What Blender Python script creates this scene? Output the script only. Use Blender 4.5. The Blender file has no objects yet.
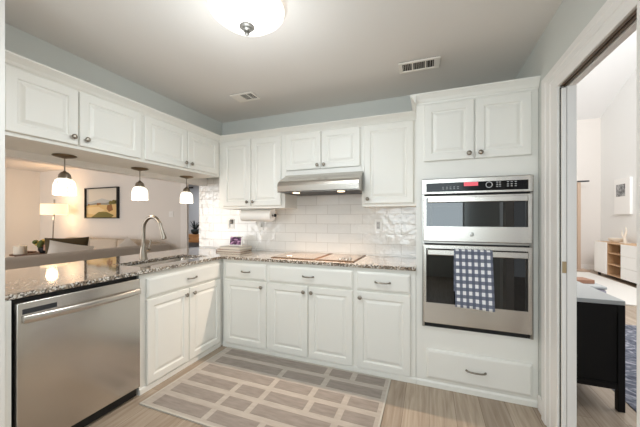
import bpy, bmesh, math, random
from math import radians as R, sin, cos, pi
from mathutils import Vector, Matrix
random.seed(7)
SC = bpy.context.scene
COL = SC.collection

# ------------------------------------------------------------------ camera, world, light, exposure
def lin(c):
    return tuple(((v / 255) / 12.92 if v / 255 <= 0.04045 else ((v / 255 + 0.055) / 1.055) ** 2.4) for v in c)

cam_d = bpy.data.cameras.new('camera')
cam = bpy.data.objects.new('camera', cam_d)
COL.objects.link(cam)
cam.location = (0, -2.3552, 1.2924)
cam.rotation_euler = (R(90), 0, R(20.9726))
cam_d.sensor_width = 36
cam_d.lens = 284.773 / 640 * 36
cam_d.shift_y = 5.2 / 640
cam_d.clip_start = 0.02
SC.camera = cam

world = bpy.data.worlds.new('daylight')
SC.world = world
world.use_nodes = True
wb = world.node_tree.nodes['Background']
wb.inputs[0].default_value = (0.90, 0.96, 1.0, 1)
wb.inputs[1].default_value = 0.8

def area(name, loc, rot, sx, sy, power, col=(1, 1, 1)):
    d = bpy.data.lights.new(name, 'AREA')
    d.shape = 'RECTANGLE'; d.size = sx; d.size_y = sy; d.energy = power; d.color = col
    o = bpy.data.objects.new(name, d); COL.objects.link(o)
    o.location = loc; o.rotation_euler = rot
    return o
# daylight through the kitchen window behind the camera, then fill lights added for neighbouring rooms
area('kitchen_window_daylight', (-0.28, -4.5, 1.55), (R(90), 0, 0), 1.9, 1.35, 57, (0.80, 0.93, 1.0))
area('living_room_fill', (-6.6, -4.5, 1.15), (R(90), 0, 0), 3.0, 2.1, 165, (0.98, 0.99, 1.0))  # added to brighten the living room, at an unseen patio door
area('family_room_fill', (2.4, 0.4, 4.6), (R(78), 0, 0), 3.0, 2.2, 330, (0.98, 0.99, 1.0))  # added fill hung high in the family room, out of view
area('hall_fill', (-7.0, 4.2, 2.45), (0, 0, 0), 1.2, 1.2, 42, (0.95, 0.97, 1.0))  # added fill facing down from under the hall ceiling, out of view

SC.view_settings.view_transform = 'Standard'
SC.view_settings.look = 'None'
SC.view_settings.exposure = -0.35
SC.view_settings.gamma = 1
SC.view_settings.use_curve_mapping = False
try:
    SC.cycles.use_denoising = True
    SC.cycles.max_bounces = 10
    SC.cycles.diffuse_bounces = 6
    SC.cycles.sample_clamp_indirect = 6
    SC.cycles.caustics_reflective = False
    SC.cycles.caustics_refractive = False
except Exception:
    pass

# ------------------------------------------------------------------ materials
MATS = {}
def mat(name, col, rough=0.5, metal=0.0, emit=None, estr=0.0, bump=None, spec=None, coat=0.0, aniso=0.0, trans=0.0, alpha=1.0):
    m = bpy.data.materials.new(name); m.use_nodes = True
    nt = m.node_tree; b = nt.nodes['Principled BSDF']
    b.inputs['Base Color'].default_value = (*lin(col), 1)
    b.inputs['Roughness'].default_value = rough
    b.inputs['Metallic'].default_value = metal
    if spec is not None: b.inputs['Specular IOR Level'].default_value = spec
    b.inputs['Coat Weight'].default_value = coat
    if coat: b.inputs['Coat Roughness'].default_value = 0.05
    b.inputs['Anisotropic'].default_value = aniso
    b.inputs['Transmission Weight'].default_value = trans
    b.inputs['Alpha'].default_value = alpha
    if emit:
        b.inputs['Emission Color'].default_value = (*lin(emit), 1)
        b.inputs['Emission Strength'].default_value = estr
    if bump:
        sc, st, dist = bump
        tc = nt.nodes.new('ShaderNodeTexCoord'); n = nt.nodes.new('ShaderNodeTexNoise'); bp = nt.nodes.new('ShaderNodeBump')
        n.inputs['Scale'].default_value = sc; n.inputs['Detail'].default_value = 3
        bp.inputs['Strength'].default_value = st; bp.inputs['Distance'].default_value = dist
        nt.links.new(tc.outputs['Object'], n.inputs['Vector'])
        nt.links.new(n.outputs['Fac'], bp.inputs['Height']); nt.links.new(bp.outputs['Normal'], b.inputs['Normal'])
    MATS[name] = m
    return m

def nodes_of(m):
    nt = m.node_tree
    return nt, nt.nodes['Principled BSDF']
def N(nt, t, **kw):
    n = nt.nodes.new(t)
    for k, v in kw.items():
        if hasattr(n, k): setattr(n, k, v)
        else: n.inputs[k].default_value = v
    return n
def ramp(nt, stops, interp='LINEAR'):
    n = nt.nodes.new('ShaderNodeValToRGB'); cr = n.color_ramp; cr.interpolation = interp
    while len(cr.elements) < len(stops): cr.elements.new(0.5)
    for e, (p, c) in zip(cr.elements, stops):
        e.position = p; e.color = (*lin(c), 1)
    return n

cab = mat('cabinet_white_paint', (237, 235, 229), 0.38)
wallm = mat('wall_grey_paint', (212, 213, 208), 0.85, bump=(180, 0.08, 0.002))
livingm = mat('wall_warm_grey_paint', (232, 227, 221), 0.85)
familym = mat('wall_family_paint', (222, 216, 210), 0.85)
ceilm = mat('ceiling_paint', (232, 227, 222), 0.9, bump=(120, 0.25, 0.004))
vaultm = mat('vault_ceiling_paint', (240, 240, 240), 0.9)
trimm = mat('trim_white_paint', (240, 236, 232), 0.4)
steel = mat('brushed_steel', (206, 200, 193), 0.27, 1.0)
steel_d = mat('steel_dark', (168, 164, 158), 0.3, 1.0)  # darker steel for oven trim, emblem, drain and hood lip
nickel = mat('satin_nickel', (152, 144, 133), 0.28, 1.0)
bronze = mat('aged_nickel_canopy', (150, 130, 105), 0.3, 1.0)
blackgl = mat('black_glass', (9, 9, 10), 0.02, spec=0.8)
panelgl = mat('control_panel_glass', (8, 8, 9), 0.12, spec=0.25)
brass = mat('brushed_brass', (196, 172, 136), 0.35, 1.0)
black = mat('matte_black', (10, 10, 10), 0.55)
ash = mat('ash_wood', (190, 166, 146), 0.5)
plug = mat('plug_grey', (104, 102, 100), 0.5)
dark = mat('dark_grey', (52, 52, 54), 0.5)
white = mat('white_plastic', (242, 241, 238), 0.35)
paper = mat('white_paper', (246, 244, 240), 0.9, bump=(90, 0.3, 0.003))
cream = mat('cream_cloth', (226, 216, 202), 0.95, bump=(160, 0.4, 0.003))
sofam = mat('sofa_grey_cloth', (196, 188, 180), 0.95, bump=(160, 0.4, 0.003))
sofabm = mat('sofa_beige_cloth', (205, 190, 172), 0.95, bump=(160, 0.4, 0.003))
olive = mat('olive_velvet', (74, 60, 34), 0.8, bump=(60, 0.3, 0.003))
whitecloth = mat('white_cushion_cloth', (232, 226, 218), 0.95, bump=(120, 0.4, 0.003))
wood = mat('oak_wood', (196, 160, 122), 0.5)
orangewood = mat('honey_wood', (196, 138, 78), 0.45)
brownwood = mat('walnut_wood', (92, 64, 42), 0.5)
trackm = mat('door_track_brown', (104, 84, 66), 0.5)
slotm = mat('door_slot_dark', (44, 36, 30), 0.8)
blackwood = mat('black_lacquer', (13, 11, 10), 0.5, spec=0.25)
greytop = mat('grey_top', (176, 178, 178), 0.4)
lilac = mat('grey_lilac_cloth', (158, 154, 166), 0.95)
leaf = mat('leaf_green', (92, 104, 52), 0.7)
flower = mat('yellow_flower', (214, 186, 92), 0.7)
pinkfl = mat('pink_flower', (206, 160, 140), 0.7)
tealleaf = mat('dark_teal_leaf', (32, 42, 44), 0.7)
ventdark = mat('vent_dark', (60, 54, 48), 0.8)
ventw = mat('vent_white', (244, 238, 230), 0.5)
redlcd = mat('red_display', (190, 70, 80), 0.3, emit=(235, 90, 105), estr=0.8)
greyprint = mat('grey_print', (190, 190, 190), 0.5)
shade_glow = mat('lamp_shade_glow', (255, 236, 205), 0.8, emit=(255, 226, 180), estr=1.3)
rim_tan = mat('lamp_shade_lining', (224, 190, 150), 0.8, emit=(255, 205, 150), estr=0.5)
flame = mat('candle_wax', (240, 232, 216), 0.6)
cookgl = mat('cooktop_glass', (118, 106, 94), 0.08, spec=0.8)
cookrim = mat('cooktop_rim', (104, 78, 56), 0.35, 0.4)
bookw = mat('book_cover_white', (232, 228, 222), 0.5)
bookg = mat('book_cover_grey', (206, 200, 194), 0.5)
bookr = mat('book_cover_brown', (150, 110, 88), 0.5)
pages = mat('book_pages', (236, 228, 214), 0.9)

# frosted dome glass of the ceiling lamp and marbled pendant glass
domeg = mat('dome_glass', (255, 253, 248), 0.4, emit=(255, 250, 242), estr=1.6)
pendg = mat('pendant_glass', (255, 250, 240), 0.35)
nt, b = nodes_of(pendg)
tc = N(nt, 'ShaderNodeTexCoord'); n = N(nt, 'ShaderNodeTexNoise', Scale=24.0, Detail=4.0, Distortion=0.8)
nt.links.new(tc.outputs['Object'], n.inputs['Vector'])
r = ramp(nt, [(0.44, (255, 246, 230)), (0.485, (138, 122, 102)), (0.50, (132, 116, 98)), (0.53, (255, 246, 230))])
nt.links.new(n.outputs['Fac'], r.inputs['Fac']); nt.links.new(r.outputs['Color'], b.inputs['Base Color'])
nt.links.new(r.outputs['Color'], b.inputs['Emission Color']); b.inputs['Emission Strength'].default_value = 2.5

# granite
gran = mat('granite', (150, 132, 114), 0.06, spec=0.6, coat=0.8)
nt, b = nodes_of(gran)
tc = N(nt, 'ShaderNodeTexCoord')
v1 = N(nt, 'ShaderNodeTexVoronoi', Scale=110.0); n2 = N(nt, 'ShaderNodeTexNoise', Scale=14.0, Detail=5.0)
nt.links.new(tc.outputs['Object'], v1.inputs['Vector']); nt.links.new(tc.outputs['Object'], n2.inputs['Vector'])
sep = N(nt, 'ShaderNodeSeparateColor'); nt.links.new(v1.outputs['Color'], sep.inputs['Color'])
r1 = ramp(nt, [(0.0, (22, 19, 18)), (0.22, (30, 27, 25)), (0.30, (104, 88, 74)), (0.46, (150, 132, 114)), (0.68, (170, 154, 138)), (0.76, (226, 220, 212))], 'CONSTANT')
nt.links.new(sep.outputs['Red'], r1.inputs['Fac'])
r2 = ramp(nt, [(0.35, (120, 100, 84)), (0.65, (196, 180, 162))])
nt.links.new(n2.outputs['Fac'], r2.inputs['Fac'])
mx = N(nt, 'ShaderNodeMix', data_type='RGBA'); mx.inputs[0].default_value = 0.25
nt.links.new(r1.outputs['Color'], mx.inputs[6]); nt.links.new(r2.outputs['Color'], mx.inputs[7])
nt.links.new(mx.outputs[2], b.inputs['Base Color'])

# oak floor: planks run along Y
floorm = mat('floor_oak_planks', (190, 168, 145), 0.42)
nt, b = nodes_of(floorm)
tc = N(nt, 'ShaderNodeTexCoord'); mp = N(nt, 'ShaderNodeMapping'); mp.inputs['Rotation'].default_value = (0, 0, R(90))
nt.links.new(tc.outputs['Object'], mp.inputs['Vector'])
br = N(nt, 'ShaderNodeTexBrick', offset=0.37, squash=1.0)
br.inputs['Scale'].default_value = 1.0; br.inputs['Brick Width'].default_value = 1.25; br.inputs['Row Height'].default_value = 0.165
br.inputs['Mortar Size'].default_value = 0.0016; br.inputs['Mortar Smooth'].default_value = 0.2; br.inputs['Bias'].default_value = 0.0
br.inputs['Color1'].default_value = (*lin((190, 174, 156)), 1); br.inputs['Color2'].default_value = (*lin((168, 152, 135)), 1)
br.inputs['Mortar'].default_value = (*lin((128, 108, 90)), 1)
nt.links.new(mp.outputs['Vector'], br.inputs['Vector'])
mp2 = N(nt, 'ShaderNodeMapping'); mp2.inputs['Scale'].default_value = (26, 1.6, 1)
nt.links.new(tc.outputs['Object'], mp2.inputs['Vector'])
n = N(nt, 'ShaderNodeTexNoise', Scale=1.6, Detail=6.0, Distortion=0.6); nt.links.new(mp2.outputs['Vector'], n.inputs['Vector'])
r = ramp(nt, [(0.3, (196, 184, 172)), (0.7, (255, 255, 255))]); nt.links.new(n.outputs['Fac'], r.inputs['Fac'])
mx = N(nt, 'ShaderNodeMix', data_type='RGBA', blend_type='MULTIPLY'); mx.inputs[0].default_value = 0.75
nt.links.new(br.outputs['Color'], mx.inputs[6]); nt.links.new(r.outputs['Color'], mx.inputs[7])
nt.links.new(mx.outputs[2], b.inputs['Base Color'])

# wavy glossy subway tile (wall lies in XZ)
tilem = mat('glazed_subway_tile', (226, 226, 222), 0.06, spec=0.7)
nt, b = nodes_of(tilem)
tc = N(nt, 'ShaderNodeTexCoord'); mp = N(nt, 'ShaderNodeMapping'); mp.inputs['Rotation'].default_value = (R(-90), 0, 0)
nt.links.new(tc.outputs['Object'], mp.inputs['Vector'])
br = N(nt, 'ShaderNodeTexBrick', offset=0.5); br.inputs['Scale'].default_value = 1.0
br.inputs['Brick Width'].default_value = 0.26; br.inputs['Row Height'].default_value = 0.103; br.inputs['Mortar Size'].default_value = 0.0025
br.inputs['Mortar Smooth'].default_value = 0.3
br.inputs['Color1'].default_value = (*lin((236, 234, 230)), 1); br.inputs['Color2'].default_value = (*lin((227, 225, 221)), 1)
br.inputs['Mortar'].default_value = (*lin((206, 202, 196)), 1)
nt.links.new(mp.outputs['Vector'], br.inputs['Vector']); nt.links.new(br.outputs['Color'], b.inputs['Base Color'])
n = N(nt, 'ShaderNodeTexNoise', Scale=20.0, Detail=1.5); nt.links.new(tc.outputs['Object'], n.inputs['Vector'])
bp = N(nt, 'ShaderNodeBump'); bp.inputs['Strength'].default_value = 0.8; bp.inputs['Distance'].default_value = 0.006
nt.links.new(n.outputs['Fac'], bp.inputs['Height'])
bp2 = N(nt, 'ShaderNodeBump', invert=True); bp2.inputs['Strength'].default_value = 0.5; bp2.inputs['Distance'].default_value = 0.003
nt.links.new(br.outputs['Fac'], bp2.inputs['Height']); nt.links.new(bp.outputs['Normal'], bp2.inputs['Normal'])
nt.links.new(bp2.outputs['Normal'], b.inputs['Normal'])

# gingham towel, checks from local x and z
ging = mat('gingham_cloth', (90, 96, 118), 0.95)
nt, b = nodes_of(ging)
tc = N(nt, 'ShaderNodeTexCoord'); sx = N(nt, 'ShaderNodeSeparateXYZ'); nt.links.new(tc.outputs['UV'], sx.inputs[0])
def chk(sock, off):
    a = N(nt, 'ShaderNodeMath', operation='MULTIPLY_ADD'); a.inputs[1].default_value = 1.0; a.inputs[2].default_value = off
    nt.links.new(sock, a.inputs[0])
    f = N(nt, 'ShaderNodeMath', operation='FRACT'); nt.links.new(a.outputs[0], f.inputs[0])
    g = N(nt, 'ShaderNodeMath', operation='LESS_THAN'); g.inputs[1].default_value = 0.52; nt.links.new(f.outputs[0], g.inputs[0])
    return g.outputs[0]
cx, cz = chk(sx.outputs[0], 0.0), chk(sx.outputs[1], 0.0)
ad = N(nt, 'ShaderNodeMath', operation='ADD'); nt.links.new(cx, ad.inputs[0]); nt.links.new(cz, ad.inputs[1])
hf = N(nt, 'ShaderNodeMath', operation='MULTIPLY'); hf.inputs[1].default_value = 0.5; nt.links.new(ad.outputs[0], hf.inputs[0])
r = ramp(nt, [(0, (96, 101, 118)), (0.4, (118, 123, 140)), (0.9, (240, 240, 242))], 'CONSTANT')
nt.links.new(hf.outputs[0], r.inputs['Fac']); nt.links.new(r.outputs['Color'], b.inputs['Base Color'])

# rugs
rug_base = mat('rug_base_weave', (204, 190, 178), 1.0, bump=(220, 0.5, 0.003))
rug_blk = mat('rug_block_weave', (168, 153, 142), 1.0, bump=(220, 0.5, 0.003))
rug_edge = mat('rug_binding', (190, 184, 174), 1.0)
def noisy(m, scale, c1, c2, sx_=1, sy_=1):
    nt, b = nodes_of(m)
    tc = N(nt, 'ShaderNodeTexCoord'); mp = N(nt, 'ShaderNodeMapping'); mp.inputs['Scale'].default_value = (sx_, sy_, 1)
    nt.links.new(tc.outputs['Object'], mp.inputs['Vector'])
    n = N(nt, 'ShaderNodeTexNoise', Scale=scale, Detail=5.0); nt.links.new(mp.outputs['Vector'], n.inputs['Vector'])
    r = ramp(nt, [(0.3, c1), (0.7, c2)]); nt.links.new(n.outputs['Fac'], r.inputs['Fac'])
    nt.links.new(r.outputs['Color'], b.inputs['Base Color'])
noisy(rug_base, 9, (170, 160, 150), (184, 174, 164), 1, 4)
noisy(rug_blk, 9, (136, 126, 118), (154, 144, 136), 1, 5)
shag = mat('shag_pile', (232, 228, 222), 1.0, bump=(60, 1.0, 0.02))
bluerug = mat('blue_rug_weave', (110, 114, 126), 1.0)
nt, b = nodes_of(bluerug)
tc = N(nt, 'ShaderNodeTexCoord'); wv = N(nt, 'ShaderNodeTexNoise', Scale=7.0, Distortion=2.5, Detail=5.0)
nt.links.new(tc.outputs['Object'], wv.inputs['Vector'])
r = ramp(nt, [(0.35, (70, 74, 88)), (0.5, (104, 107, 119)), (0.62, (158, 158, 166))]); nt.links.new(wv.outputs['Fac'], r.inputs['Fac'])
nt.links.new(r.outputs['Color'], b.inputs['Base Color'])
noisy(wood, 3, (184, 146, 108), (208, 174, 138), 1, 6)
noisy(orangewood, 3, (180, 120, 62), (206, 150, 92), 1, 6)

# ------------------------------------------------------------------ mesh helpers
def BM(): return bmesh.new()
def _new(bm, before): return [f for f in bm.faces if f not in before]
def box(bm, x0, x1, y0, y1, z0, z1, bev=0.0, seg=2, mi=0):
    before = set(bm.faces)
    vs = [bm.verts.new((x, y, z)) for z in (z0, z1) for y in (y0, y1) for x in (x0, x1)]
    fs = [(0, 2, 3, 1), (4, 5, 7, 6), (0, 1, 5, 4), (2, 6, 7, 3), (0, 4, 6, 2), (1, 3, 7, 5)]
    faces = [bm.faces.new([vs[i] for i in f]) for f in fs]
    if bev > 0:
        es = list({e for f in faces for e in f.edges})
        bmesh.ops.bevel(bm, geom=es, offset=bev, segments=seg, profile=0.5, affect='EDGES')
    new = _new(bm, before)
    for f in new: f.material_index = mi
    return new
def loft(bm, rings, close=True, cap0=True, cap1=True, mi=0):
    vr = [[bm.verts.new(p) for p in ring] for ring in rings]
    out = []
    n = len(vr[0])
    for a, c in zip(vr, vr[1:]):
        for i in range(n if close else n - 1):
            j = (i + 1) % n
            out.append(bm.faces.new((a[i], a[j], c[j], c[i])))
    if cap0: out.append(bm.faces.new(list(reversed(vr[0]))))
    if cap1: out.append(bm.faces.new(vr[-1]))
    for f in out: f.material_index = mi
    return out
def panel(bm, x0, x1, z0, z1, loops, y=0.0):
    """rectangular rings (inset, height outwards along -y); first ring is the back"""
    rings = []
    for ins, h in loops:
        a, c, d, e = x0 + ins, x1 - ins, z0 + ins, z1 - ins
        rings.append([(a, y - h, d), (c, y - h, d), (c, y - h, e), (a, y - h, e)])
    return loft(bm, rings)
RAISED = [(0, 0), (0, 0.015), (0.002, 0.018), (0.005, 0.020), (0.052, 0.020), (0.056, 0.0185), (0.060, 0.0115), (0.068, 0.0105), (0.072, 0.0115), (0.088, 0.0175), (0.090, 0.018)]
SLAB = [(0, 0), (0, 0.011), (0.003, 0.0135), (0.010, 0.0175), (0.016, 0.0190), (0.018, 0.020)]
def lathe(bm, prof, c=(0, 0, 0), axis='z', seg=24, cap0=False, cap1=False, mi=0):
    rings = []
    for r_, h in prof:
        r_ = max(r_, 1e-4)
        ring = []
        for i in range(seg):
            a = 2 * pi * i / seg
            u, v = r_ * cos(a), r_ * sin(a)
            if axis == 'z': p = (u, v, h)
            elif axis == 'y': p = (u, h, v)
            else: p = (h, u, v)
            ring.append((p[0] + c[0], p[1] + c[1], p[2] + c[2]))
        rings.append(ring)
    return loft(bm, rings, True, cap0, cap1, mi)
def tube(bm, pts, r, seg=12, mi=0, cap=True):
    pts = [Vector(p) for p in pts]
    rad = r if isinstance(r, (list, tuple)) else [r] * len(pts)
    rings = []; up = None
    for i, p in enumerate(pts):
        t = (pts[min(i + 1, len(pts) - 1)] - pts[max(i - 1, 0)]).normalized()
        if up is None:
            up = Vector((0, 0, 1)) if abs(t.z) < 0.9 else Vector((0, 1, 0))
        s = t.cross(up).normalized(); up = s.cross(t).normalized()
        rings.append([p + (s * cos(2 * pi * k / seg) + up * sin(2 * pi * k / seg)) * rad[i] for k in range(seg)])
    return loft(bm, rings, True, cap, cap, mi)
def prism(bm, poly, fn, a0, a1, mi=0):
    return loft(bm, [[fn(p, a0) for p in poly], [fn(p, a1) for p in poly]], True, True, True, mi)
def slab_grid(bm, xs, ys, inside, z0, z1):
    """solid plate made of grid cells, may have holes"""
    V = {}
    def v(i, j, k):
        key = (i, j, k)
        if key not in V: V[key] = bm.verts.new((xs[i], ys[j], (z0, z1)[k]))
        return V[key]
    cells = {(i, j) for i in range(len(xs) - 1) for j in range(len(ys) - 1)
             if inside((xs[i] + xs[i + 1]) / 2, (ys[j] + ys[j + 1]) / 2)}
    for i, j in cells:
        bm.faces.new((v(i, j, 1), v(i + 1, j, 1), v(i + 1, j + 1, 1), v(i, j + 1, 1)))
        bm.faces.new((v(i, j, 0), v(i, j + 1, 0), v(i + 1, j + 1, 0), v(i + 1, j, 0)))
        if (i - 1, j) not in cells: bm.faces.new((v(i, j, 0), v(i, j, 1), v(i, j + 1, 1), v(i, j + 1, 0)))
        if (i + 1, j) not in cells: bm.faces.new((v(i + 1, j, 0), v(i + 1, j + 1, 0), v(i + 1, j + 1, 1), v(i + 1, j, 1)))
        if (i, j - 1) not in cells: bm.faces.new((v(i, j, 0), v(i + 1, j, 0), v(i + 1, j, 1), v(i, j, 1)))
        if (i, j + 1) not in cells: bm.faces.new((v(i, j + 1, 0), v(i, j + 1, 1), v(i + 1, j + 1, 1), v(i + 1, j + 1, 0)))

def obj(name, bm, m, parent=None, smooth=False, loc=None, rot=None):
    bmesh.ops.recalc_face_normals(bm, faces=bm.faces[:])
    me = bpy.data.meshes.new(name); bm.to_mesh(me); bm.free()
    for mm in (m if isinstance(m, (list, tuple)) else [m]): me.materials.append(mm)
    if smooth:
        for p in me.polygons: p.use_smooth = True
        try: me.set_sharp_from_angle(angle=R(38))
        except Exception: pass
    o = bpy.data.objects.new(name, me); COL.objects.link(o)
    if parent is not None: o.parent = parent
    if loc: o.location = loc
    if rot: o.rotation_euler = rot
    return o
def tag(o, label, cat, group=None, kind=None):
    o['label'] = label; o['category'] = cat
    if group: o['group'] = group
    if kind: o['kind'] = kind
    return o
def thing(name, label, cat, loc=(0, 0, 0), rotz=0.0, group=None):
    o = bpy.data.objects.new(name, None); COL.objects.link(o)
    o.empty_display_size = 0.05
    o.location = loc; o.rotation_euler = (0, 0, rotz)
    return tag(o, label, cat, group)
def struct(name, bm, m, parent=None, smooth=False, label=None):
    o = obj(name, bm, m, parent, smooth)
    if parent is None: o['kind'] = 'structure'
    if label: o['label'] = label
    return o
def dup(root, loc, rotz=None, label=None, group=None):
    r_ = root.copy(); COL.objects.link(r_); r_.location = loc
    if rotz is not None: r_.rotation_euler = (0, 0, rotz)
    if label: r_['label'] = label
    if group: r_['group'] = group
    for ch in list(root.children):
        c = ch.copy(); COL.objects.link(c); c.parent = r_
        for g in list(ch.children):
            d = g.copy(); COL.objects.link(d); d.parent = c
    return r_
def sbox(name, m, x0, x1, y0, y1, z0, z1, bev=0.0):
    bm = BM(); box(bm, x0, x1, y0, y1, z0, z1, bev); return struct(name, bm, m)

# ------------------------------------------------------------------ the setting
CEIL = 2.5166
sbox('floor', floorm, -10, 6, -5.2, 8, -0.1, 0)
sbox('ceiling', ceilm, -9.7, 0.80, -4.7, 6.2, CEIL, CEIL + 0.1)
sbox('wall_back', wallm, -2.845, 0.80, 0.6, 0.74, 0, CEIL)
bm = BM(); box(bm, -2.84, -0.112, 0.588, 0.5995, 0.915, 1.80); struct('wall_backsplash', bm, tilem)
# bulkhead and header over the pass-through
bm = BM(); box(bm, -2.80, -2.4695, -1.60, 0.5995, 2.20, CEIL - 0.0005); struct('wall_bulkhead', bm, wallm)
bm = BM(); box(bm, -2.80, -2.7035, -1.60, 0.585, 1.722, 2.1995); struct('wall_header', bm, trimm)
bm = BM(); box(bm, -2.95, -1.943, -1.76, -1.604, 0, CEIL); box(bm, -2.06, -1.943, -4.6, -1.76, 0, CEIL); struct('wall_left', bm, trimm)
# rear wall with a window over the kitchen and a patio door in the living room
bm = BM()
for a in ((-9.7, -8.2, 0, CEIL), (-8.2, -5.0, 2.25, CEIL), (-5.0, -1.25, 0, CEIL), (-1.25, 0.69, 0, 0.85), (-1.25, 0.69, 2.28, CEIL)):
    box(bm, a[0], a[1], -4.72, -4.6, a[2], a[3])
struct('wall_rear', bm, wallm)
bm = BM()
for x in (-1.25, -0.60, 0.02, 0.65): box(bm, x, x + 0.04, -4.68, -4.63, 0.85, 2.28)
for z in (0.85, 1.55, 2.24): box(bm, -1.25, 0.69, -4.675, -4.635, z, z + 0.04)
struct('window_1', bm, trimm)
# right wall with the pocket doorway
WX = 0.700
bm = BM()
box(bm, WX, 0.770, -0.335, 0.6, 0, 2.545)
box(bm, WX, 0.770, -1.02, -0.335, 2.055, 2.545)
box(bm, WX, 0.770, -4.6, -1.02, 0, 2.545)
struct('wall_right', bm, wallm)
# living room and hall
sbox('wall_living_left', livingm, -9.7, -9.55, -4.6, 2.15, 0, CEIL)
sbox('wall_living_back', livingm, -9.55, -4.66, 2.0, 2.04, 0, CEIL)
sbox('trim_1', trimm, -4.66, -4.49, 1.98, 2.02, 0, CEIL)
sbox('wall_hall', mat('hall_paint', (186, 189, 194), 0.85), -9.7, -1.8, 5.5, 5.65, 0, CEIL)
sbox('wall_hall_side', livingm, -2.845, -2.70, 0.745, 5.5, 0, CEIL)
# family room beyond the pocket door
sbox('wall_family_back', familym, 0.80, 4.2, 6.9, 7.05, 0, 3.86)
sbox('wall_family_right', mat('wall_family_light_paint', (234, 234, 232), 0.85), 4.05, 4.2, -2.0, 6.9, 0, 8.2)
bm = BM()
loft(bm, [[(0.80, 6.9, 3.84), (4.05, 6.9, 3.84), (4.05, 6.9, 3.94), (0.80, 6.9, 3.94)], [(0.80, -2.0, 7.93), (4.05, -2.0, 7.93), (4.05, -2.0, 8.03), (0.80, -2.0, 8.03)]])
struct('ceiling_family', bm, vaultm)
sbox('wall_family_left', familym, 0.70, 0.772, 0.75, 6.9, 0, 3.84)
sbox('baseboard_family', trimm, 0.90, 4.05, 6.88, 6.9, 0, 0.12)
sbox('baseboard_side', trimm, 4.03, 4.05, -2.0, 6.88, 0, 0.12)

# door casing, jambs, track and pocket door
Y1, Y0 = -0.330, -0.115
CP = [(0, 0.0005), (0, 0.011), (0.06, 0.013), (0.14, 0.013), (0.18, 0.008), (0.42, 0.011), (0.46, 0.016), (0.66, 0.018), (0.70, 0.023), (0.94, 0.024), (1, 0.019), (1, 0.0005)]
bm = BM()
loft(bm, [[(WX - h, Y1 + q * (Y0 - Y1), 0) for q, h in CP], [(WX - h, Y1 + q * (Y0 - Y1), 2.055 + 0.132 * q) for q, h in CP], [(WX - h, -1.16, 2.055 + 0.132 * q) for q, h in CP]])
box(bm, WX - 0.015, WX - 0.0005, -1.16, -1.014, 0, 2.053, 0.002)
struct('trim_2', bm, trimm)
bm = BM()   # far split jamb, near jamb and inner head
box(bm, WX + 0.028, 0.772, -0.352, -0.336, 0, 2.044, 0.002)
box(bm, WX - 0.002, 0.772, -1.035, -0.987, 0, 2.044, 0.002)
box(bm, WX + 0.036, 0.772, -0.987, -0.336, 2.044, 2.0545, 0.002)
struct('trim_3', bm, trimm)
bm = BM()
box(bm, WX + 0.002, WX + 0.010, -0.985, -0.337, 2.048, 2.0545, mi=0); box(bm, WX + 0.010, WX + 0.017, -0.985, -0.337, 2.052, 2.0545, mi=1)
box(bm, WX + 0.017, WX + 0.028, -0.985, -0.337, 2.046, 2.0545, mi=0); box(bm, WX + 0.028, WX + 0.035, -0.985, -0.337, 2.051, 2.0545, mi=1)
struct('trim_4', bm, [trackm, slotm])
bm = BM(); box(bm, WX - 0.0005, WX + 0.0275, -0.340, -0.3355, 0, 2.044); struct('trim_5', bm, slotm)
bm = BM(); box(bm, WX + 0.003, WX + 0.0245, -0.356, -0.3405, 0.01, 2.035, 0.002)
dr = struct('door_1', bm, trimm)
bm = BM(); box(bm, WX + 0.004, WX + 0.0235, -0.3585, -0.3562, 0.985, 1.050); box(bm, WX + 0.010, WX + 0.017, -0.360, -0.3585, 1.005, 1.025)
obj('latch_plate', bm, brass, dr)
# baseboard between oven cabinet and casing
sbox('baseboard_right', trimm, WX - 0.014, WX - 0.0005, -0.114, -0.026, 0, 0.10, 0.003)

# ------------------------------------------------------------------ cabinets
def knob(parent, x, z, y=-0.02):
    bm = BM()
    lathe(bm, [(0.007, 0), (0.0055, 0.006), (0.005, 0.011), (0.011, 0.014), (0.016, 0.018), (0.0175, 0.022), (0.015, 0.027), (0.009, 0.030), (0.0, 0.031)], axis='y', seg=16)
    for v in bm.verts: v.co = Vector((v.co.x + x, y - v.co.y, v.co.z + z))
    return obj('knob', bm, nickel, parent, True)
def pull(parent, x, z, w=0.10, y=-0.02):
    bm = BM()
    pts = []
    for i in range(13):
        t = -1 + 2 * i / 12
        pts.append((x + t * w / 2, y - 0.004 - 0.024 * (1 - t ** 4) ** 0.5 * 0.9, z - 0.003 * (1 - t * t)))
    tube(bm, pts, [0.008 if i in (0, 12) else 0.0062 if i in (1, 11) else 0.005 + 0.001 * (1 - abs(i - 6) / 6) for i in range(13)], 10)
    return obj('handle', bm, nickel, parent, True)
def door(parent, x0, x1, z0, z1, kx=None, kz=None):
    bm = BM(); panel(bm, x0, x1, z0, z1, RAISED, -0.001)
    d = obj('door', bm, cab, parent)
    if kx is not None: knob(d, kx, kz, -0.021)
    return d
def drawer(parent, x0, x1, z0, z1, px=None, pw=0.10):
    bm = BM(); panel(bm, x0, x1, z0, z1, SLAB, -0.001)
    d = obj('drawer', bm, cab, parent)
    if px is not None: pull(d, px, (z0 + z1) / 2, pw, -0.021)
    return d
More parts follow.
